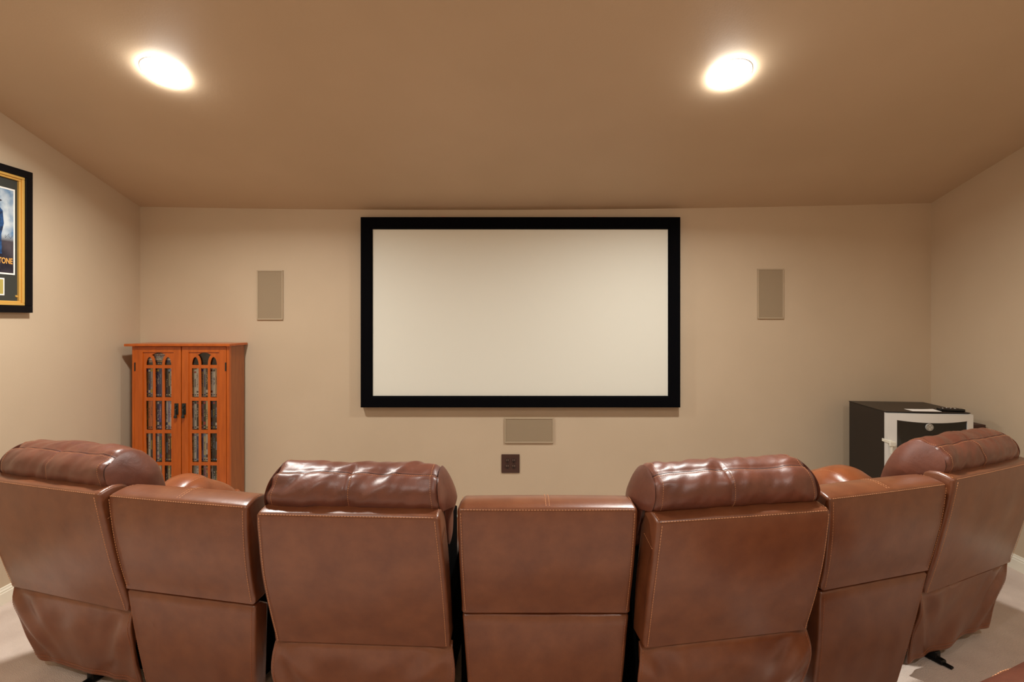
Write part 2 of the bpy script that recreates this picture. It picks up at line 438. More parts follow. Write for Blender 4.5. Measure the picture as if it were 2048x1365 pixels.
# generic standing figures in long coats, printed shapes
M_FIG, nt_, b_ = new_mat('print_blue'); nt_.links.new(ramp_noise(nt_, 40, [(.35, (14, 28, 56)), (.65, (40, 84, 136))], 5)[2].outputs['Color'], b_.inputs['Base Color']); M_FIGD = plain('print_navy', (20, 24, 40), .4)
def blob(m, cy, cz, ry, rz, n=20, mi=0):
    m.add([(.0084, cy + ry * math.cos(2 * PI * k / n), cz + rz * math.sin(2 * PI * k / n)) for k in range(n)], [tuple(range(n))], mi)
def figure(y, z0, h):
    m = MB()
    q = [(-.028, 0), (-.03, .35), (-.045, .55), (-.04, .78), (-.012, .84), (.012, .84), (.04, .78), (.05, .55), (.03, .35), (.034, 0), (.008, 0), (0, .3), (-.006, 0)]
    m.add([(.0084, y + a * h / .45, z0 + b * h) for a, b in q], [tuple(range(len(q)))], 0)
    blob(m, y, z0 + .90 * h, .018 * h / .45, .06 * h, mi=1); blob(m, y, z0 + .955 * h, .034 * h / .45, .018 * h, mi=1)
    blob(m, y, z0 + .975 * h, .018 * h / .45, .04 * h, mi=1)
    return m.build('printed_figure', [M_FIG, M_FIGD], pb)
ztop = pic(12, 398, XL + .008)[1] - cz
yfig = pic(0, 450, XL + .008)[0] - cy
figure(yfig - .012, pzb + .10, ztop - pzb - .10)
figure(yfig - .09, pzb + .10, ztop - pzb - .08)
def text(body, size, loc, rot, mat, name, parent, ext=.0004, align='CENTER'):
    cu = bpy.data.curves.new(name, 'FONT'); cu.body = body; cu.size = size; cu.extrude = ext; cu.align_x = align; cu.align_y = 'CENTER'
    cu.offset = size * .02
    t = bpy.data.objects.new(name, cu); C.objects.link(t)
    dg = bpy.context.evaluated_depsgraph_get(); me = bpy.data.meshes.new_from_object(t.evaluated_get(dg))
    bpy.data.objects.remove(t); me.materials.clear(); me.materials.append(mat)
    o = bpy.data.objects.new(name, me); C.objects.link(o); o.parent = parent; o.location = loc; o.rotation_euler = rot
    return o
ty, tz = pic(25, 524, XL + .008)
M_GOLDINK = plain('gold_ink', (226, 168, 84), .5)
tt = text('TONE', .040, (.0086, ty - cy, tz - cz), (PI / 2, 0, PI / 2), M_GOLDINK, 'title_lettering', pb, align='RIGHT'); tt.scale = (.66, 1, 1)
M_INK = plain('dark_ink', (30, 40, 60), .5)
m = MB(); sy, sz = pic(14, 472, XL + .008); sy -= cy; sz -= cz
m.tube([(.0086, sy + .006 * k + .004 * math.sin(k * 2.1), sz + .012 * math.sin(k * 1.7)) for k in range(-2, 5)], .0007, 4)
m.build('signature', M_INK, pb)
by1, bzt = pic(9, 556.5, XL + .008); _, bzb = pic(8.5, 591, XL + .008); by1 -= cy; bzt -= cz; bzb -= cz
m = MB(); m.box(.0055, .0075, -by1 if by1 > 0 else by1 - .2, by1, bzb, bzt); pl = m.build('caption_card', M_PAPER, root)
m = MB(); m.box(.0074, .008, (-by1 if by1 > 0 else by1 - .2) + .006, by1 - .006, bzb + .007, bzt - .007)
m.build('card_picture', plain('card_yellow', (176, 160, 84), .5), pl)
sy, sz = pic(33, 593, XL + .008)
m = MB(); m.cyl((.005, sy - cy, sz - cz), (.010, sy - cy, sz - cz), .006, .005, 16); m.build('brass_button', M_GOLD, root, 40)

# ------------------------------------------------------------------ media cabinet
YD = 3.2                                           # door faces
def cx_(zx): return px(230 + zx / 4.138, YD)
def cz_(zy): return pz(670 + zy / 4.138, YD)
cab = empty('media_cabinet', ((cx_(140) + cx_(945)) / 2, 3.3, 0)); tag(cab, 'tall orange-brown wooden media cabinet with arched glass doors in the left corner', 'cabinet')
co = cab.location
X0, X1 = cx_(140) - co.x, cx_(945) - co.x
ZT = cz_(95); YFc, YBc = YD + .022 - co.y, WF - .018 - co.y
m = MB(); m.box(X0, X0 + .016, YFc, YBc, 0, ZT, .0015); m.build('side_panel', M_WOODS, cab)
m = MB(); m.box(X1 - .016, X1, YFc, YBc, 0, ZT, .0015); m.build('side_panel', M_WOODS, cab)
for a_, w_ in ((X0, .0158), (X1 - .0180, .0180)):
    m = MB(); m.box(a_, a_ + w_, YD + .001 - co.y, YFc, 0.02, ZT, .0015); m.build('face_stile', M_WOODF, cab)
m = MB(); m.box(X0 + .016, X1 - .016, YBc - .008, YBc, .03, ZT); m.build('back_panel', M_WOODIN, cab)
m = MB(); m.box(X0 + .016, X1 - .016, YFc + .004, YBc - .008, .02, .05); m.box(X0 + .016, X1 - .016, YFc - .004, YFc + .012, 0, .05); m.build('plinth', M_WOODF, cab)
m = MB()
prof = [(-.014, 0), (-.016, .004), (-.016, .0145), (-.013, .016)]
m.box(cx_(92) - co.x, cx_(965) - co.x, YFc - .042, YBc + .012, ZT, cz_(75), .003)
m.build('top_board', M_WOODF, cab)
SHELF = [cz_(y) for y in (253, 519, 789, 1058, 1327)]
for z in SHELF:
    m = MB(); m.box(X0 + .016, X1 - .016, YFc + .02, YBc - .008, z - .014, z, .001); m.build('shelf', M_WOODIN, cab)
def lattice(x0, w, thick):
    """arched glazing panel: outer outline and holes, filled by a 2-D curve; x right, y up from the panel's top"""
    cu = bpy.data.curves.new('lattice', 'CURVE'); cu.dimensions = '2D'; cu.fill_mode = 'BOTH'; cu.extrude = thick / 2; cu.bevel_depth = .0003
    U = .000773; top = 145
    def poly(pts):
        s = cu.splines.new('POLY'); s.points.add(len(pts) - 1)
        for p, q in zip(s.points, pts): p.co = (q[0] * U, -(q[1] - top) * U, 0, 1)
        s.use_cyclic_u = True
    poly([(0, 145), (w, 145), (w, 1620), (0, 1620)])
    cols = [(24, 82), (102, 160), (180, 238)]
    for y0, y1 in ((278, 520), (548, 790), (818, 1058), (1085, 1327), (1355, 1590)):
        for a, b in cols: poly([(a, y0), (b, y0), (b, y1), (a, y1)])
    for a, b in (cols[0], cols[2]):
        mid = (a + b) / 2; P = [(a, 252)]
        for k in range(1, 9): t = k / 8; P.append((a + (mid - a) * (1 - math.cos(t * PI / 2)) ** .9, 252 - 67 * math.sin(t * PI / 2) ** .95))
        P += [(2 * mid - x, y) for x, y in P[-2::-1]]
        poly(P)
    P = [(102, 252)]
    for k in range(1, 11): t = k / 10; P.append((102 - 34 * (1 - math.cos(t * PI / 2)), 252 - 84 * math.sin(t * PI / 2)))
    arc = [(131 + 62 * math.sin(a), 190 - 42 * math.cos(a) + 0) for a in [(-1.02 + 2.04 * k / 12) for k in range(13)]]
    right = [(262 - x, y) for x, y in P[::-1]]
    poly(P + arc[1:-1] + right)
    o = bpy.data.objects.new('lattice', cu); C.objects.link(o)
    dg = bpy.context.evaluated_depsgraph_get(); me = bpy.data.meshes.new_from_object(o.evaluated_get(dg)); bpy.data.objects.remove(o)
    # stand it upright
    me.transform(Matrix.Translation((x0, 0, cz_(145))) @ Matrix.Rotation(PI / 2, 4, 'X'))
    me.materials.clear(); me.materials.append(M_WOODF)
    return me
ZD0 = cz_(1690)
for nm, a, b, pa, pb_, hx, hg in (('left', 162, 545, 228, 484, 510, 165), ('right', 552, 919, 608, 862, 572, 916)):
    m = MB(); x0, x1, xa, xb = [cx_(v) - co.x for v in (a, b, pa, pb_)]
    yf, yb = YD - co.y, YFc - .002
    zt, zi = cz_(99), cz_(145)
    m.box(x0, xa, yf, yb, ZD0, zt, .0015); m.box(xb, x1, yf, yb, ZD0, zt, .0015)
    m.box(xa, xb, yf, yb, zi, zt, .0015); m.box(xa, xb, yf, yb, ZD0, cz_(1618), .0015)
    d = m.build('door', M_WOODF, cab)
    me = lattice(xa, 262, .005); o = bpy.data.objects.new('glazing_lattice', me); C.objects.link(o); o.parent = d; o.location = (0, yf + .009, 0)
    sc = (xb - xa) / (262 * .000773); me.transform(Matrix.Translation((xa, 0, 0)) @ Matrix.Diagonal((sc, 1, 1, 1)) @ Matrix.Translation((-xa, 0, 0)))
    m = MB(); m.box(xa, xb, yf + .0150, yf + .0175, cz_(1618), zi); m.build('glass_pane', M_GLASS, d)
    m = MB(); hxx = cx_(hx) - co.x; ht = cz_(568)
    m.box(hxx - .0125, hxx + .0125, yf - .004, yf - .0002, cz_(660), ht, .001)
    m.lathe([(.0005, 0), (.006, .001), (.0065, .006), (.003, .010)], 14, Matrix.Translation((hxx, yf - .010, cz_(590) - .004)))
    m.lathe([(.0005, 0), (.009, .003), (.0105, .010), (.007, .018), (.0035, .036), (.0055, .052), (.003, .058), (.0005, .060)], 16, Matrix.Translation((hxx, yf - .012, cz_(690))))
    m.cyl((hxx, yf - .012, cz_(598)), (hxx, yf - .001, cz_(598)), .003)
    m.build('drop_handle', M_IRON, d, 40)
    for zz in (265, 1450):
        m = MB(); xh = cx_(hg) - co.x; m.box(xh - .0035, xh + .0035, yf - .003, yf + .004, cz_(zz + 35), cz_(zz - 35), .001); m.build('hinge', M_IRON, d)

# ------------------------------------------------------------------ DVD cases behind the glass
COLS = {'black': (24, 24, 26), 'navy blue': (40, 60, 124), 'white': (246, 246, 242), 'dark green': (44, 54, 40), 'silver grey': (182, 184, 190),
        'cream': (244, 230, 184), 'orange': (240, 134, 60), 'lavender': (170, 170, 222), 'dark red': (110, 30, 30), 'pale blue': (140, 182, 228),
        'pink': (206, 150, 170), 'olive': (124, 120, 52), 'charcoal': (62, 58, 54), 'purple': (98, 86, 190), 'bright red': (200, 56, 48),
        'yellow': (214, 190, 60), 'tan': (208, 172, 128), 'teal': (50, 110, 120)}
CM = {k: plain('case_' + k.replace(' ', '_'), v, .3) for k, v in COLS.items()}
ROWS = [  # spine colours as the photo shows them, left door then right door
 ['black black olive tan navy silver white navy navy navy paleblue tan charcoal black white cream', 'black black black cream white white cream tan silver charcoal black white white tan black'],
 ['black black olive olive orange orange black silver navy purple black charcoal white lavender white green', 'black white silver white white black pink pink green cream cream black charcoal charcoal charcoal'],
 ['black green charcoal tan white black brightred paleblue white teal charcoal white black darkred black white', 'white navy paleblue cream white navy lavender lavender cream white olive charcoal black green white'],
 ['green olive white charcoal black navy black silver tan white green charcoal black cream black green', 'black black yellow cream silver white charcoal charcoal pink tan silver white black charcoal orange']]
FULL = {'navy': 'navy blue', 'paleblue': 'pale blue', 'green': 'dark green', 'silver': 'silver grey', 'brightred': 'bright red', 'darkred': 'dark red'}
ORD = 'first second third fourth fifth sixth seventh eighth ninth tenth eleventh twelfth thirteenth fourteenth fifteenth sixteenth'.split()
SHN = ['top full shelf', 'second full shelf', 'third full shelf', 'lowest visible shelf']
YS = YD + .0235
def dvd(x, z, w, h, col, k, lying=False, length=.19):
    """case with a printed spine: title marks, a band and a small patch; origin at the spine's bottom"""
    m = MB(); rng = random.Random(k * 77 + 5)
    light = sum(COLS[col]) > 380
    pal = ['black', 'navy blue', 'dark red', 'charcoal'] if light else ['white', 'cream', 'white', 'pale blue', 'yellow']
    t, u = rng.choice(pal), rng.choice(list(COLS))
    m.box(-w / 2, w / 2, 0, .128, 0, h, .0012, 0)
    y = -.0004
    def patch(x0, x1, z0, z1, mi): m.add([(x0, y, z0), (x1, y, z0), (x1, y, z1), (x0, y, z1)], [(0, 1, 2, 3)], mi)
    zc = h * rng.uniform(.30, .45); end = h * rng.uniform(.62, .86)
    style = rng.random()
    if style < .3: patch(-w * .18, w * .18, zc, end, 1)
    else:
        while zc < end:                            # blurred run of title marks, no readable characters
            s = rng.uniform(.0025, .0055); a_ = rng.choice((-.26, -.26, -.05)); patch(w * a_, w * rng.uniform(a_ + .15, .28), zc, zc + s, 1); zc += s + rng.choice((.0009, .0012, .0012, .005))
    if rng.random() < .6: patch(-w * .42, w * .42, h * .87, h * rng.uniform(.92, .975), 2)
    if rng.random() < .55: patch(-w * .42, w * .42, h * .14, h * rng.uniform(.2, .27), 2)
    patch(-w * .28, w * .28, h * .045, h * .09, 1)
    o = m.build('dvd_case', [CM[col], CM[t], CM[u]])
    o.location = (x, YS + rng.uniform(0, .003), z)
    if lying: o.rotation_euler = (0, PI / 2, 0)
    return o
kk = 0
for r, (L, Rr) in enumerate(ROWS):
    for side, names, xa, xb in (('left', L.split(), -2.402, -2.176), ('right', Rr.split(), -2.110, -1.884)):
        names = [FULL.get(n, n) for n in names]
        wid = (xb - xa) / len(names)
        for i, c in enumerate(names):
            kk += 1
            h = .187 if random.random() < .85 else .176
            o = dvd(xa + wid * (i + .5), SHELF[r + 1] + .0006, wid - .0008, h, c, kk)
            tag(o, '%s DVD case standing %s from left on %s behind %s cabinet door' % (c, ORD[i], SHN[r], side), 'DVD case', 'DVD cases on the %s, %s door' % (SHN[r], side))
for i, c in enumerate(['charcoal', 'navy blue', 'white', 'silver grey', 'dark red']):
    kk += 1
    z = SHELF[0] + .0075 + i * .0150
    o = dvd(-2.375 + .006 * (i % 2), z, .0145, .19, c, kk, lying=True)
    tag(o, '%s DVD case lying flat, %s from bottom of stack behind left door arches' % (c, ORD[i]), 'DVD case', 'stack of flat DVD cases in the cabinet top')

# ------------------------------------------------------------------ mini fridge, things on it, box beside it
fr = empty('mini_fridge', (2.445, 3.107, 0), R(-6)); tag(fr, 'black mini fridge with silver-framed dark glass door in the right corner', 'fridge')
W2 = .2285; FH = .871
m = MB(); m.box(-W2, W2, -.185, .19, .015, FH - .004, .006); m.build('cabinet_shell', M_FRIDGE, fr, 40)
m = MB(); m.box(-W2 - .001, W2 + .001, -.192, .192, FH - .005, FH, .002); m.build('top_panel', M_FRIDGE, fr)
for x in (-.2, .2):
    for y in (-.15, .15):
        m = MB(); m.cyl((x, y, 0), (x, y, .016), .018, n=16); m.build('foot', M_BLACK, fr)
def front_y(x): return -.212 - .022 * math.cos(x / W2 * PI / 2)          # bowed door front
n = 24; xs = [-W2 + 2 * W2 * k / n for k in range(n + 1)]
def arcdrop(x, a): return a * (1 - (x / (W2 * .84)) ** 2)
def bowed(z_lo, z_hi, xa, xb, out=0.0):
    m = MB(); X = [xa + (xb - xa) * k / 16 for k in range(17)]; vs = []
    for x in X:
        y = front_y(x) - out
        vs += [(x, y, z_lo(x)), (x, y, z_hi(x)), (x, y + .035, z_hi(x)), (x, y + .035, z_lo(x))]
    fs = [(4 * i + k, 4 * i + (k + 1) % 4, 4 * i + 4 + (k + 1) % 4, 4 * i + 4 + k) for i in range(16) for k in range(4)] + [(3, 2, 1, 0), (64, 65, 66, 67)]
    m.add(vs, fs); return m
zt = FH - .008; win_t = FH - .044; win_b = .11
d = MB()
for seg in (bowed(lambda x: win_t - arcdrop(x, .012) , lambda x: zt, -W2, W2), bowed(lambda x: .045, lambda x: win_b, -W2, W2),
            bowed(lambda x: win_b, lambda x: win_t - arcdrop(x, .012), -W2, -W2 + .045), bowed(lambda x: win_b, lambda x: win_t - arcdrop(x, .012), W2 - .035, W2)):
    d.add(seg.v, seg.f)
door = d.build('door', M_SILVER, fr, 30)
g = bowed(lambda x: win_b - .002, lambda x: win_t - arcdrop(x, .012) + .002, -W2 + .043, W2 - .033, -.006); g.build('glass_window', M_GLASSDARK, door, 30)
m = MB(); m.box(-W2 + .004, W2 - .004, -.205, -.186, .045, FH - .010, .002); m.build('door_gasket', M_WHITE, door)
bx, bz = -.018, FH - .080; by = front_y(bx) + .004
m = MB(); m.cyl((bx, by, bz), (bx, by - .006, bz), .0215, .020, 32); bd = m.build('round_badge', M_BADGE, door, 40)
m = MB()
m.tube([(bx + .0165 * math.cos(a), by - .0062, bz + .0165 * math.sin(a)) for a in [2 * PI * k / 28 for k in range(28)]], .0009, 5, True)
for s in (-1, 1):   # entwined script monogram
    m.tube([(bx + s * .0045 + .0045 * math.cos(a), by - .0062, bz + .006 * math.sin(a) + s * .001) for a in [s * .6 + 5.2 * k / 16 for k in range(17)]], .0008, 5)
for k in range(4):
    a = PI / 4 + k * PI / 2
    m.tube([(bx + .013 * math.cos(a + t), by - .0062, bz + .013 * math.sin(a + t)) for t in (-.3, -.1, .1, .3)], .0008, 5)
m.build('badge_emblem', plain('badge_dark', (92, 90, 84), .35, .7), bd)
m = MB(); m.box(-W2 - .0035, -W2 + .016, -.232, -.160, FH - 0.182, FH - 0.164, .003); m.box(-W2 - .002, -W2 + .030, -.238, -.222, FH - 0.195, FH - 0.169, .003); m.box(-W2 + .004, -W2 + .014, -.236, -.224, FH - 0.240, FH - 0.193, .003)
m.build('latch_strap', M_WHITE, fr)
def on_fridge(x, y, z=FH): return fr.matrix_basis @ Vector((x, y, z))
pp = empty('paper_sheet', on_fridge(.010, -.135), R(-6)); tag(pp, 'white paper sheet lying on top of the black mini fridge', 'paper')
bpy.context.view_layer.update()
m = MB()
N = 10; vs = []
for up in (.0006, .0012):
    for i in range(N + 1):
        for j in range(N + 1):
            u, v = i / N - .5, j / N - .5
            vs.append((u * .158, v * .075, up + .0025 * max(0, u) ** 2 * 4 * (v + .5)))
k2 = (N + 1) ** 2; fs = []
for i in range(N):
    for j in range(N):
        a = i * (N + 1) + j; q = (a, a + 1, a + N + 2, a + N + 1); fs += [q, tuple(k2 + t for t in q[::-1])]
def rim(a, b): fs.append((a, b, k2 + b, k2 + a))
for i in range(N):
    rim(i, i + 1); rim(N * (N + 1) + i + 1, N * (N + 1) + i); rim((i + 1) * (N + 1), i * (N + 1)); rim(i * (N + 1) + N, (i + 1) * (N + 1) + N)
m.add(vs, fs); m.build('sheet', M_PAPER, pp)
rm = empty('remote_control', on_fridge(.160, -.140), R(-16)); tag(rm, 'black remote control lying at the right edge of the fridge top', 'remote control')
m = MB(); m.box(-.062, .062, -.022, .022, .0005, .016, .005); body = m.build('casing', M_BLACK, rm, 40)
for i in range(6):
    for j in range(3):
        m = MB(); m.cyl((-.045 + i * .015, -.012 + j * .012, .0158), (-.045 + i * .015, -.012 + j * .012, .0182), .0036, n=10)
        m.build('button', M_SILVER if (i + j) % 4 == 0 else M_RECEPT, rm)
bxo = empty('storage_box', (2.755, 3.12, 0)); tag(bxo, 'dark brown box standing between the mini fridge and the right wall', 'box')
m = MB(); m.box(-.055, .07, -.13, .14, 0, .755, .004); m.build('body', M_BOX, bxo, 40)
m = MB(); m.box(-.06, .075, -.135, .145, .7552, .782, .004); m.build('lid', M_BOX, bxo, 40)

# ------------------------------------------------------------------ theatre seats
def lerp(a, b, t): return a + (b - a) * t
def piece_bounds(zt, zs, lt, rt, ls, rs):
    def f(z):
        t = min(1.3, max(-.3, (zt - z) / (zt - zs)))
        return lerp(lt, ls, t), lerp(rt, rs, t)
    return f
def nz(x, y, z, s): return noise.noise(Vector((x * s, y * s, z * s)))
def back_block(Zt, Zs, d, Wt, Ws, depth, name, mat, parent, crown, seed, seam=None, bow=.0, taper=.06):
    """upper back: leaning rear panel, rolled top, flat front; returns the stitched edge paths' data"""
    back = [(d - .004, Zs + .002)] + [(lerp(d, 0, t) - .010 * math.sin(PI * t) , lerp(Zs, Zt, t)) for t in [k / 16 for k in range(1, 17)]]
    top = [(.003, Zt + .006), (.012, Zt + .012), (.03, Zt + .016 + crown * .3), (.055, Zt + .018 + crown), (depth * .75, Zt + .016 + crown), (depth * .93, Zt + .008 + crown), (depth, Zt - .012)]
    front = [(depth + .02 + (d * .6) * t, lerp(Zt - .05, Zs + .03, t)) for t in (0, .25, .5, .75, 1)]
    bot = [(d + depth * .8, Zs + .004), (d + depth * .4, Zs)]
    prof = V2(back + top + front + bot)
    b = piece_bounds(Zt, Zs, -Wt / 2, Wt / 2, -Ws / 2, Ws / 2)
    def bb(z):
        l, r = b(z); t = (Zt - z) / (Zt - Zs); k = bow * math.sin(PI * min(1, max(0, t)))
        return l - k, r + k
    def disp(u, y, z):
        puff = .010 * (1 - u * u) * (1 if y < depth * .5 + d else 0)
        t = min(1, max(0, (Zt - z) / (Zt - Zs)))
        w = .0035 * nz(u * .9 + seed, z * 2.2, seed, 3.1) * math.sin(PI * t)
        g = -.0045 * math.exp(-((z - Zt + .004) / .006) ** 2) if y < .02 else 0      # pinched top seam
        up = crown * .8 * (1 - u * u) if z > Zt + .004 else 0
        return Vector((-u * taper * max(0, y - panel_y(Zt, Zs, d, min(z, Zt))), -puff * math.sin(PI * min(1, t * .9 + .1)) - w + (-g), up))
    m = slab(prof, bb, .012, 30, disp)
    o = m.build(name, mat, parent, 55)
    return bb
def edge_stitch(m, pts): m.dashes(pts)
def panel_y(Zt, Zs, d, z): t = (z - Zs) / (Zt - Zs); return lerp(d, 0, t) - .010 * math.sin(PI * min(1, max(0, t)))

PIL = [(.060, .816), (.040, .835), (.031, .868), (.045, .905), (.080, .932), (.125, .945), (.168, .936), (.210, .900), (.243, .842), (.270, .768), (.283, .700), (.266, .650), (.215, .640), (.165, .690), (.135, .760), (.105, .812)]
def pillow(parent, W, Zt, seed, mat, pdz=0, arm=0):
    yaw_pos = parent.rotation_euler.z > 0
    """head pillow: plump bolster with end panels, crown seam and centre seam"""
    dz = Zt - .80 + pdz
    prof = [Vector((p[0], p[1] + dz)) for p in PIL]
    prof = [Vector((p.x, p.y)) for p in spline([Vector((p.x, p.y, 0)) for p in prof], 5, True)]
    n = len(prof); c = Vector((.15, .80 + dz)); hw = W / 2 - .009
    cs = random.Random(seed).uniform(-.05, .0)
    S = []
    for k in range(8): a = k / 8 * PI / 2; S.append((-hw - .012 * math.cos(a), max(.02, math.sin(a) ** .75), 1))
    for k in range(81): S.append((-hw + 2 * hw * k / 80, 1, 0))
    for k in range(7, -1, -1): a = k / 8 * PI / 2; S.append((hw + .012 * math.cos(a), max(.02, math.sin(a) ** .75), 1))
    iseam = 20                                     # profile index of the crown seam (top-back edge)
    vs = []
    rings = {}
    for si, (x, sc, endp) in enumerate(S):
        u = x / hw
        for i, p in enumerate(prof):
            q = p - c
            crown = .035 * (1 - min(1, abs(u)) ** 3) - .03 * min(1, abs(u)) ** 8
            s = sc * (1 + crown)
            # gathered wrinkles: fan out from the end seams, plus broad soft dents
            e = 1 - abs(abs(u) - 1) * 2.2
            wr = .0
            ang = math.atan2(q.y, q.x)
            if not endp:
                wr += .008 * nz(u * 1.1 + seed, math.cos(ang) * .55, math.sin(ang) * .55, 2.3)
                if e > 0: wr += .009 * e * nz(seed * 3 + ang * 1.6, u * .5, 0, 2.6)
                diag = u * 3.5 + ang * 1.6
                wr += .0045 * nz(diag, seed, u * .6, 1.7)
                pk = max(0, 1 - (1 - abs(u)) / .30); wr += .0042 * pk * math.sin(ang * 13 + 2.5 * nz(ang, seed, u, 1.5) + seed) * (1 - pk * .3)
                pk2 = max(0, 1 - abs(u - cs / hw) / .12) * (1 if q.x < .05 else 0); wr += .0022 * pk2 * math.sin(ang * 17 + seed * 2)
                wr += .0030 * nz(u * 5 + ang * 2.2, seed * 2, u - ang, 1.9)
                for us in (-1, 1): wr -= .010 * math.exp(-((x - us * hw) / .007) ** 2)
                wr -= .005 * math.exp(-((x - cs) / .005) ** 2) * (1 if q.x < .03 and i < iseam + 3 else 0)
                wr -= .006 * math.exp(-((i - iseam) / 1.0) ** 2)
            else: wr += .006 * nz(seed, q.x * 9, q.y * 9, 1.0) * sc
            r = q.length; q2 = q * s * (1 + wr / max(r, .03))
            tb = min(1, max(0, (c.x + q2.x - .06) / .18)); bul = (.030 if arm else (.032 if yaw_pos else .046)) * tb * tb * (3 - 2 * tb) * min(1, max(.12, (q2.y + .05) / .07)) * ((1 - min(1, sc)) ** .8 if endp else 0)
            nar = 1 - .05 * min(1, max(0, (c.y + q2.y - Zt - pdz - .035) / .10)) ** 1.3
            vs.append(Vector(((x + math.copysign(bul, x)) * nar, c.x + q2.x, c.y + q2.y)))
    fs = []
    for i in range(len(S) - 1):
        fs += [(i * n + k, i * n + (k + 1) % n, (i + 1) * n + (k + 1) % n, (i + 1) * n + k) for k in range(n)]
    fs += [tuple(range(n)), tuple((len(S) - 1) * n + k for k in range(n))]
    m = MB(); m.add(vs, fs); o = m.build('head_pillow', mat, parent, 80)
    def outp(si, i, d):
        v = vs[si * n + i % n]; ctr = Vector((v.x, c.x, c.y)); return v + (v - ctr).normalized() * d
    w = MB()
    for si in (8, 88): w.tube([outp(si, i, .0006) for i in range(n)], .0016, 6, True)
    w.tube([outp(si, iseam, .0004) for si in range(8, 89)], .0012, 6)
    w.build('piping', M_WELT, o, 60)
    t = MB()
    for si in (11, 85): t.dashes([outp(si, i, .0004) for i in range(3, 46)], .004, .003, .0007)
    ic = 8 + round((cs + hw) / (2 * hw) * 80)
    t.dashes([outp(ic + 1, i, .0004) for i in range(2, iseam)], .004, .003, .0007)
    t.dashes([outp(si, iseam - 1, .0004) for si in range(9, 88)], .004, .003, .0007)
    t.build('stitching', M_THREAD, o)
    return o

def seat_feet(parent, d, feet):
    for sx in feet:
        m = MB(); y0 = d + .02
        m.box(sx - .016, sx + .016, y0 + .03, y0 + .52, .014, .045, .006)
        m.box(sx - .016, sx + .016, y0 + .01, y0 + .10, .002, .020, .007)
        m.box(sx - .009, sx + .009, y0 - .018, y0 + .016, .002, .011, .004)
        m.build('metal_foot', M_BLACKMETAL, parent, 40)

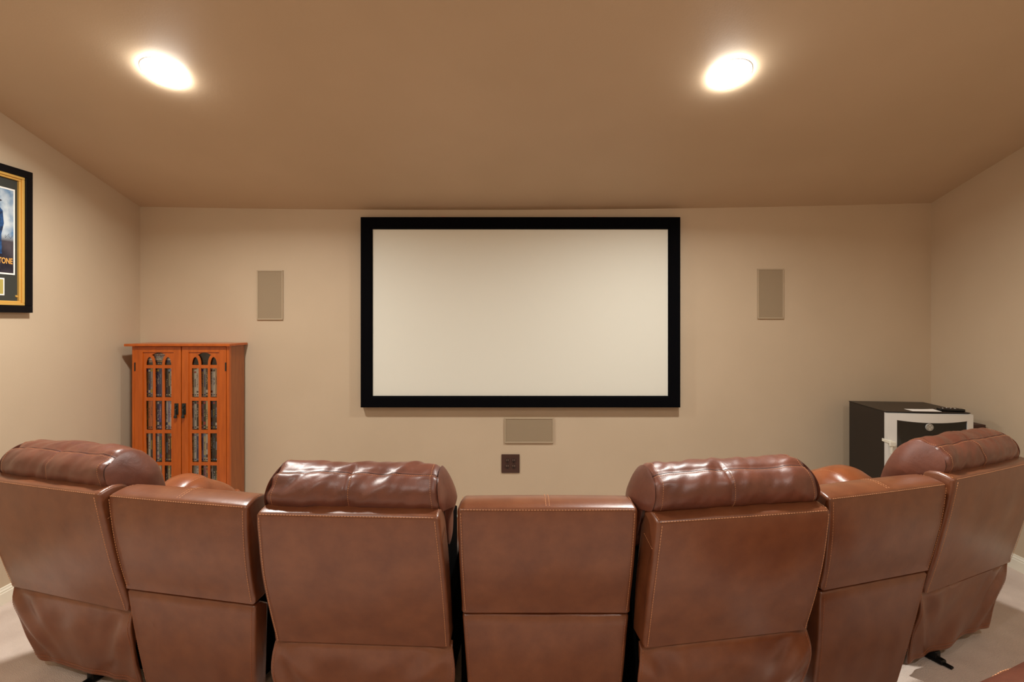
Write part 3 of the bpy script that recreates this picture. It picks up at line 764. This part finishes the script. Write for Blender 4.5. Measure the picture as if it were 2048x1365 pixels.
def recliner(name, cx, cy, yaw, Wt, Ws, Zt, Zs, d, label, seed, arm=0, bul=(.02, .02), tuck=(.02, .02), feet=(-.1, .1), pdz=0, belly=.022):
    root = empty('recliner', (cx, cy, 0), yaw); tag(root, label, 'recliner', 'leather recliners in the curved front row')
    bb = back_block(Zt, Zs, d, Wt, Ws, .115, 'back_panel', M_LEATHER, root, .004, seed, bow=.006)
    st = MB()
    for s in (-1, 1):
        P = []
        for k in range(25):
            z = lerp(Zt - .002, Zs + .006, k / 24); l, r = bb(z); x = (l + .0135) if s < 0 else (r - .0135)
            P.append((x, panel_y(Zt, Zs, d, z) - .0035 - .0005, z))
        st.dashes(P, r=.0010); st.build('stitching', M_THREAD, root); st = MB()
    l, r = bb(Zt)
    st.dashes([(lerp(l + .014, r - .014, k / 12), -.0005 - .003 * (1 - (k / 6 - 1) ** 2), Zt + .0085) for k in range(13)], r=.0009)
    # short vertical stitches at the gusset's top corners
    for s, x in ((-1, l), (1, r)): st.dashes([(x - s * .010 if s > 0 else x + .010, .010, Zt + .012), (x - s * .010 if s > 0 else x + .010, .045, Zt + .019)], r=.0009)
    for s in (-1, 1):
        P = []
        for k in range(6):
            z = Zt - .085 + .020 * k / 5; y = panel_y(Zt, Zs, d, z) + .016 + .080 * k / 5; l_, r_ = bb(z)
            x = (r_ if s > 0 else l_) - s * .06 * (y - panel_y(Zt, Zs, d, z))
            P.append((x, y, z))
        st.dashes(P, r=.0009)
    st.build('stitching', M_THREAD, root)
    # loose lower flap, pulled by the corners
    zb = .045; yb = d + .055
    back = [(d + .012, Zs + .004), (d + .0, Zs - .006)] + [(lerp(d, yb, t) - belly * math.sin(PI * min(1, t * 1.15)), lerp(Zs - .006, zb, t)) for t in [k / 16 for k in range(1, 17)]]
    prof = V2(back + [(p[0] + .010, p[1]) for p in back[::-1]])
    fb = piece_bounds(Zs, zb, -Ws / 2 - .004, Ws / 2 + .004, -Ws / 2 + tuck[0], Ws / 2 - tuck[1])
    def fbb(z):
        l, r = fb(z); t = min(1, max(0, (Zs - z) / (Zs - zb))); k = math.sin(PI * min(1, t * 1.3)) if t < .77 else 0
        return l - bul[0] * k, r + bul[1] * k
    def fdisp(u, y, z):
        t = min(1, max(0, (Zs - z) / (Zs - zb)))
        a = abs(u); s = 1 if u > 0 else -1
        fold = .030 * math.sin((a * 1.0 + t * .55) * 15 + seed) * max(0, a - .38) * (1 - t * .55) * min(1, t * 4) * (1 - max(0, a - .8) * 3.5)
        soft = .018 * nz(u * .9 + seed, t * 1.1 + u * .5, 1.3 * seed, 2.0) * (1.15 - a) * min(1, t * 3)
        tuck = -.012 * math.exp(-((a - .93) / .09) ** 2) * math.exp(-(t / .12) ** 2)
        return Vector((0, fold + soft - tuck, .006 * nz(u * 2, seed, 0, 1.5) * t))
    m = slab(prof, fbb, .004, 48, fdisp, 3); m.build('lower_flap', M_LEATHER, root, 60)
    st = MB()
    for s in (-1, 1):
        P = []
        for k in range(24):
            t = k / 23; z = lerp(Zs - .012, zb + .01, t); l, r = fbb(z); x = l + .009 if s < 0 else r - .009
            tt = (Zs - .006 - z) / (Zs - .006 - zb)
            y = lerp(d, yb, tt) - belly * math.sin(PI * min(1, max(0, tt) * 1.15))
            u = 2 * (x - (l + r) / 2) / (r - l)
            P.append(Vector((x, y - .0012, z)) + fdisp(u, y, z))
        st.dashes(P, r=.0007); st.build('stitching', M_THREADD, root); st = MB()
    for dz_ in (.010, .022):
        P = []
        for k in range(41):
            z = zb + dz_; l, r = fbb(z); x = lerp(l + .012, r - .012, k / 40); u = 2 * (x - (l + r) / 2) / (r - l)
            tt = (Zs - .006 - z) / (Zs - .006 - zb); y = lerp(d, yb, tt) - belly * math.sin(PI * min(1, tt * 1.15))
            P.append(Vector((x, y - .0012, z)) + fdisp(u, y, z))
        st.dashes(P, r=.0007)
    st.build('hem_stitching', M_THREADD, root)
    pillow(root, Wt - (.026 if arm else .0), Zt, seed, M_PILLOW, pdz, arm)
    # the seat side, facing the screen
    xl, xr = -Ws / 2 + .055, Ws / 2 - .055
    if arm: (xl, xr) = (xl, .03) if arm > 0 else (-.085, xr)
    hb = Ws / 2 - .032
    m = MB(); m.box(-hb + .026, hb - .026, d + .15, d + .24, .40, Zt - .12, .02); m.build('back_cushion', M_LEATHER, root, 40)
    m = MB(); m.box(xl, xr, d + .245, d + .70, .362, .49, .04); m.build('seat_cushion', M_LEATHER, root, 40)
    m = MB(); m.box(xl + .02, xr - .02, d + .705, d + .77, .12, .45, .025); m.build('footrest', M_LEATHER, root, 40)
    m = MB(); m.box(-hb, hb, d + .118, d + .66, .045, .36, .008)
    for s in (-1, 1): m.box(*sorted((s * hb, s * (hb - .022))), d + .118, d + .34, .355, Zt - .13, .006)  # side sheets added so the gaps beside the seat look shaded black
    m.build('base_frame', M_GAPSHADE, root, 40)
    seat_feet(root, d, feet)
    if arm:
        a = arm; x0, x1 = (.045, .255) if a > 0 else (-.350, -.100)
        zt = .722 + (Zt - .80); y0, y1 = .36, (.70 if a > 0 else .72)
        prof = spline([Vector(p + (0,)) for p in [(y0 + .02, .10), (y0 - .005, .40), (y0 - .01, zt - .07), (y0 + .05, zt - .008), (y0 + .13, zt), (y1 - .16, zt - .03), (y1 - .04, zt - .10), (y1, zt - .2), (y1 - .01, .10)]], 6)
        prof = [Vector((p.x, p.y)) for p in prof]
        def adisp(u, y, z):
            drop = -.055 * abs(u) ** 3 if z > zt - .12 else 0
            return Vector((0, 0, drop + .006 * nz(u, y * 4, z * 4, 1.3)))
        m = slab(prof, lambda z: (x0, x1), .05, 20, adisp, 6); ar = m.build('armrest', M_TAN, root, 70)
        xx = (x0 + x1) / 2 + a * .6 * (x1 - x0) / 2
        P = [Vector((xx, p.x, p.y - .0125)) + Vector((0, 0, .006 * nz(a * .6, p.x * 4, p.y * 4, 1.3))) for p in prof if p.y > zt - .09]
        sd = MB(); sd.dashes(P, r=.0012); sd.build('stitching', M_THREAD, ar)
    return root

def wedge(cx, cy, yaw, Wt, Ws, Zt, Zs, d, bl, br, bf, label, seed, hw, hl=None):
    hl = hl or hw
    root = empty('wedge_console', (cx, cy, 0), yaw); tag(root, label, 'console', 'leather wedge consoles between the recliners')
    bb = back_block(Zt, Zs, d, Wt, Ws, .125, 'back_panel', M_LEATHER, root, .004, seed, bow=.0, taper=.14)
    st = MB()
    for s in (-1, 1):
        P = []
        for k in range(21):
            z = lerp(Zt - .002, Zs + .006, k / 20); l, r = bb(z); x = (l + .0135) if s < 0 else (r - .0135)
            P.append((x, panel_y(Zt, Zs, d, z) - .004, z))
        st.dashes(P, r=.001); st.build('stitching', M_THREAD, root); st = MB()
    l, r = bb(Zt)
    st.dashes([(lerp(l + .014, r - .014, k / 12), -.0005 - .003 * (1 - (k / 6 - 1) ** 2), Zt + .0085) for k in range(13)], r=.001)
    for off in (-.004, .007):                       # twin cross seams on the top cap
        st.dashes([(off, .004, Zt + .0105), (off, .012, Zt + .0165), (off, .03, Zt + .0215), (off, .06, Zt + .0265), (off, .09, Zt + .0245), (off, .112, Zt + .0175)], r=.001)
    for s, x in ((-1, l), (1, r)):
        xx = x - s * .012; st.dashes([(xx, .006, Zt + .008), (xx, .03, Zt + .0155), (xx, .06, Zt + .0195), (xx, .09, Zt + .018)], r=.001)
    st.build('stitching', M_THREAD, root)
    # top cap seam ridge
    # lower panel
    zb = .03
    back = [(d + .030, Zs - .002), (d + .008, Zs - .004), (d - .001, Zs - .014)] + [(lerp(d, bf, t) - .006 * math.sin(PI * t), lerp(Zs - .014, zb, t)) for t in [k / 12 for k in range(1, 13)]]
    prof = V2(back + [(bf + .05, zb), (d + .07, Zs - .03)])
    lb = piece_bounds(Zs, zb, -Ws / 2 + .002, Ws / 2 - .002, bl, br)
    def ldisp(u, y, z):
        t = min(1, max(0, (Zs - z) / (Zs - zb)))
        return Vector((0, -.006 * (1 - u * u) * math.sin(PI * t) - .004 * nz(u + seed, z * 2, seed, 2.5), .004 * nz(u * 1.3, seed, 0, 2) * (1 - t)))
    m = slab(prof, lb, .010, 26, ldisp); m.build('lower_panel', M_LEATHER, root, 55)
    st = MB()
    for s in (-1, 1):
        P = []
        for k in range(16):
            t = k / 15; z = lerp(Zs - .02, zb + .01, t); l, r = lb(z); x = l + .012 if s < 0 else r - .012
            tt = (Zs - .014 - z) / (Zs - .014 - zb)
            P.append((x, lerp(d, bf, tt) - .006 * math.sin(PI * max(0, tt)) - .0025, z))
        st.dashes(P, r=.0007); st.build('stitching', M_THREADD, root); st = MB()
    # console body reaching forward between the seats, blackened to stand for gap shade
    m = MB(); m.box(-hl, hw, d + .14, d + .66, .03, .50, .01); m.build('console_body', M_GAPSHADE, root, 40)
    m = MB(); m.box(-hl + .006, hw - .006, d + .145, d + .665, .502, .545, .018); m.build('console_lid', M_LEATHER, root, 40)
    return root

recliner('EL', -1.709, 1.798, -.282, .601, .622, .802, .355, .100, 'brown leather recliner at the far left end of the row, turned inward', 1.7, arm=1, bul=(.010, .0), tuck=(.05, .015), feet=(.035,), pdz=-.014, belly=.014)
recliner('IL', -.509, 1.534, -.052, .576, .596, .799, .325, .139, 'brown leather recliner just left of the centre console, seen from behind', 4.3, pdz=-.014)
recliner('IR', .730, 1.551, .166, .594, .593, .792, .356, .104, 'brown leather recliner just right of the centre console, seen from behind', 8.1)
recliner('ER', 1.916, 1.973, .412, .599, .643, .808, .352, .090, 'brown leather recliner at the far right end of the row, before the fridge', 12.9, arm=-1, bul=(.0, .0), tuck=(.0, .045), feet=(-.115,), pdz=-.020, belly=.0)
wedge(.112, 1.574, 0, .574, .559, .803, .437, .086, -.252, .248, .125, 'brown leather wedge console in the middle of the row, under the screen', 2.2, .22, .295)
wedge(-1.135, 1.682, -.197, .555, .529, .790, .448, .058, -.245, .215, .125, 'brown leather wedge console second unit from the left, before the media cabinet', 5.5, .13)
wedge(1.353, 1.784, .284, .564, .523, .789, .454, .053, -.262, .150, .085, 'brown leather wedge console second unit from the right end of the row', 7.7, .09)

# ------------------------------------------------------------------ ottoman of the row behind, at the near right
ot = empty('ottoman', (1.475, 1.115, 0), R(21)); tag(ot, 'brown leather ottoman corner at the bottom right, on the carpet', 'ottoman')
m = MB()
prof = [Vector((p.x, p.y)) for p in spline([Vector(p + (0,)) for p in [(0, .098), (-.12, .098), (-.20, .099), (-.25, .118), (-.271, .18), (-.275, .32), (-.262, .47), (-.22, .522), (-.1, .545), (.1, .545), (.2, .53), (.25, .475), (.262, .32), (.256, .18), (.236, .118), (.19, .099), (.11, .098)]], 5)]
m = slab(prof, lambda z: (-.40, .40), .06, 30, lambda u, y, z: Vector((0, 0, (-.02 * abs(u) ** 4 if z > .4 else 0) + .008 * nz(u * 2, y * 6, z * 5, 1.4))), 6)
m.build('cushion', M_PILLOW, ot, 70)
st = MB(); st.dashes([(-.36 + .72 * k / 20, .235, .503 + .004 * math.sin(k * 1.3)) for k in range(21)], .007, .004, .0016); st.build('stitching', M_THREAD, ot)
for sx in (-.32, .32):
    for sy in (-.2, .2):
        m = MB(); m.cyl((sx, sy, 0), (sx, sy, .11), .018, .024, 16); m.build('leg', M_BLACK, ot, 40)

# ------------------------------------------------------------------ world, camera, view
w = bpy.data.worlds.new('World'); bpy.context.scene.world = w; w.use_nodes = True
w.node_tree.nodes['Background'].inputs[0].default_value = (0, 0, 0, 1)
cam = bpy.data.cameras.new('camera'); cam.sensor_width = 36; cam.lens = FPX / 2048 * 36; cam.shift_y = (HOR - 682.5) / 2048
cam.clip_start = .02
co_ = bpy.data.objects.new('camera', cam); C.objects.link(co_); co_.location = (0, 0, EYE); co_.rotation_euler = (PI / 2, 0, 0)
S = bpy.context.scene; S.camera = co_
S.view_settings.view_transform = 'Standard'; S.view_settings.look = 'None'; S.view_settings.gamma = 1; S.view_settings.use_curve_mapping = False
S.view_settings.exposure = -.12
S.cycles.max_bounces = 14; S.cycles.diffuse_bounces = 8; S.cycles.use_denoising = True
S.cycles.sample_clamp_indirect = 6
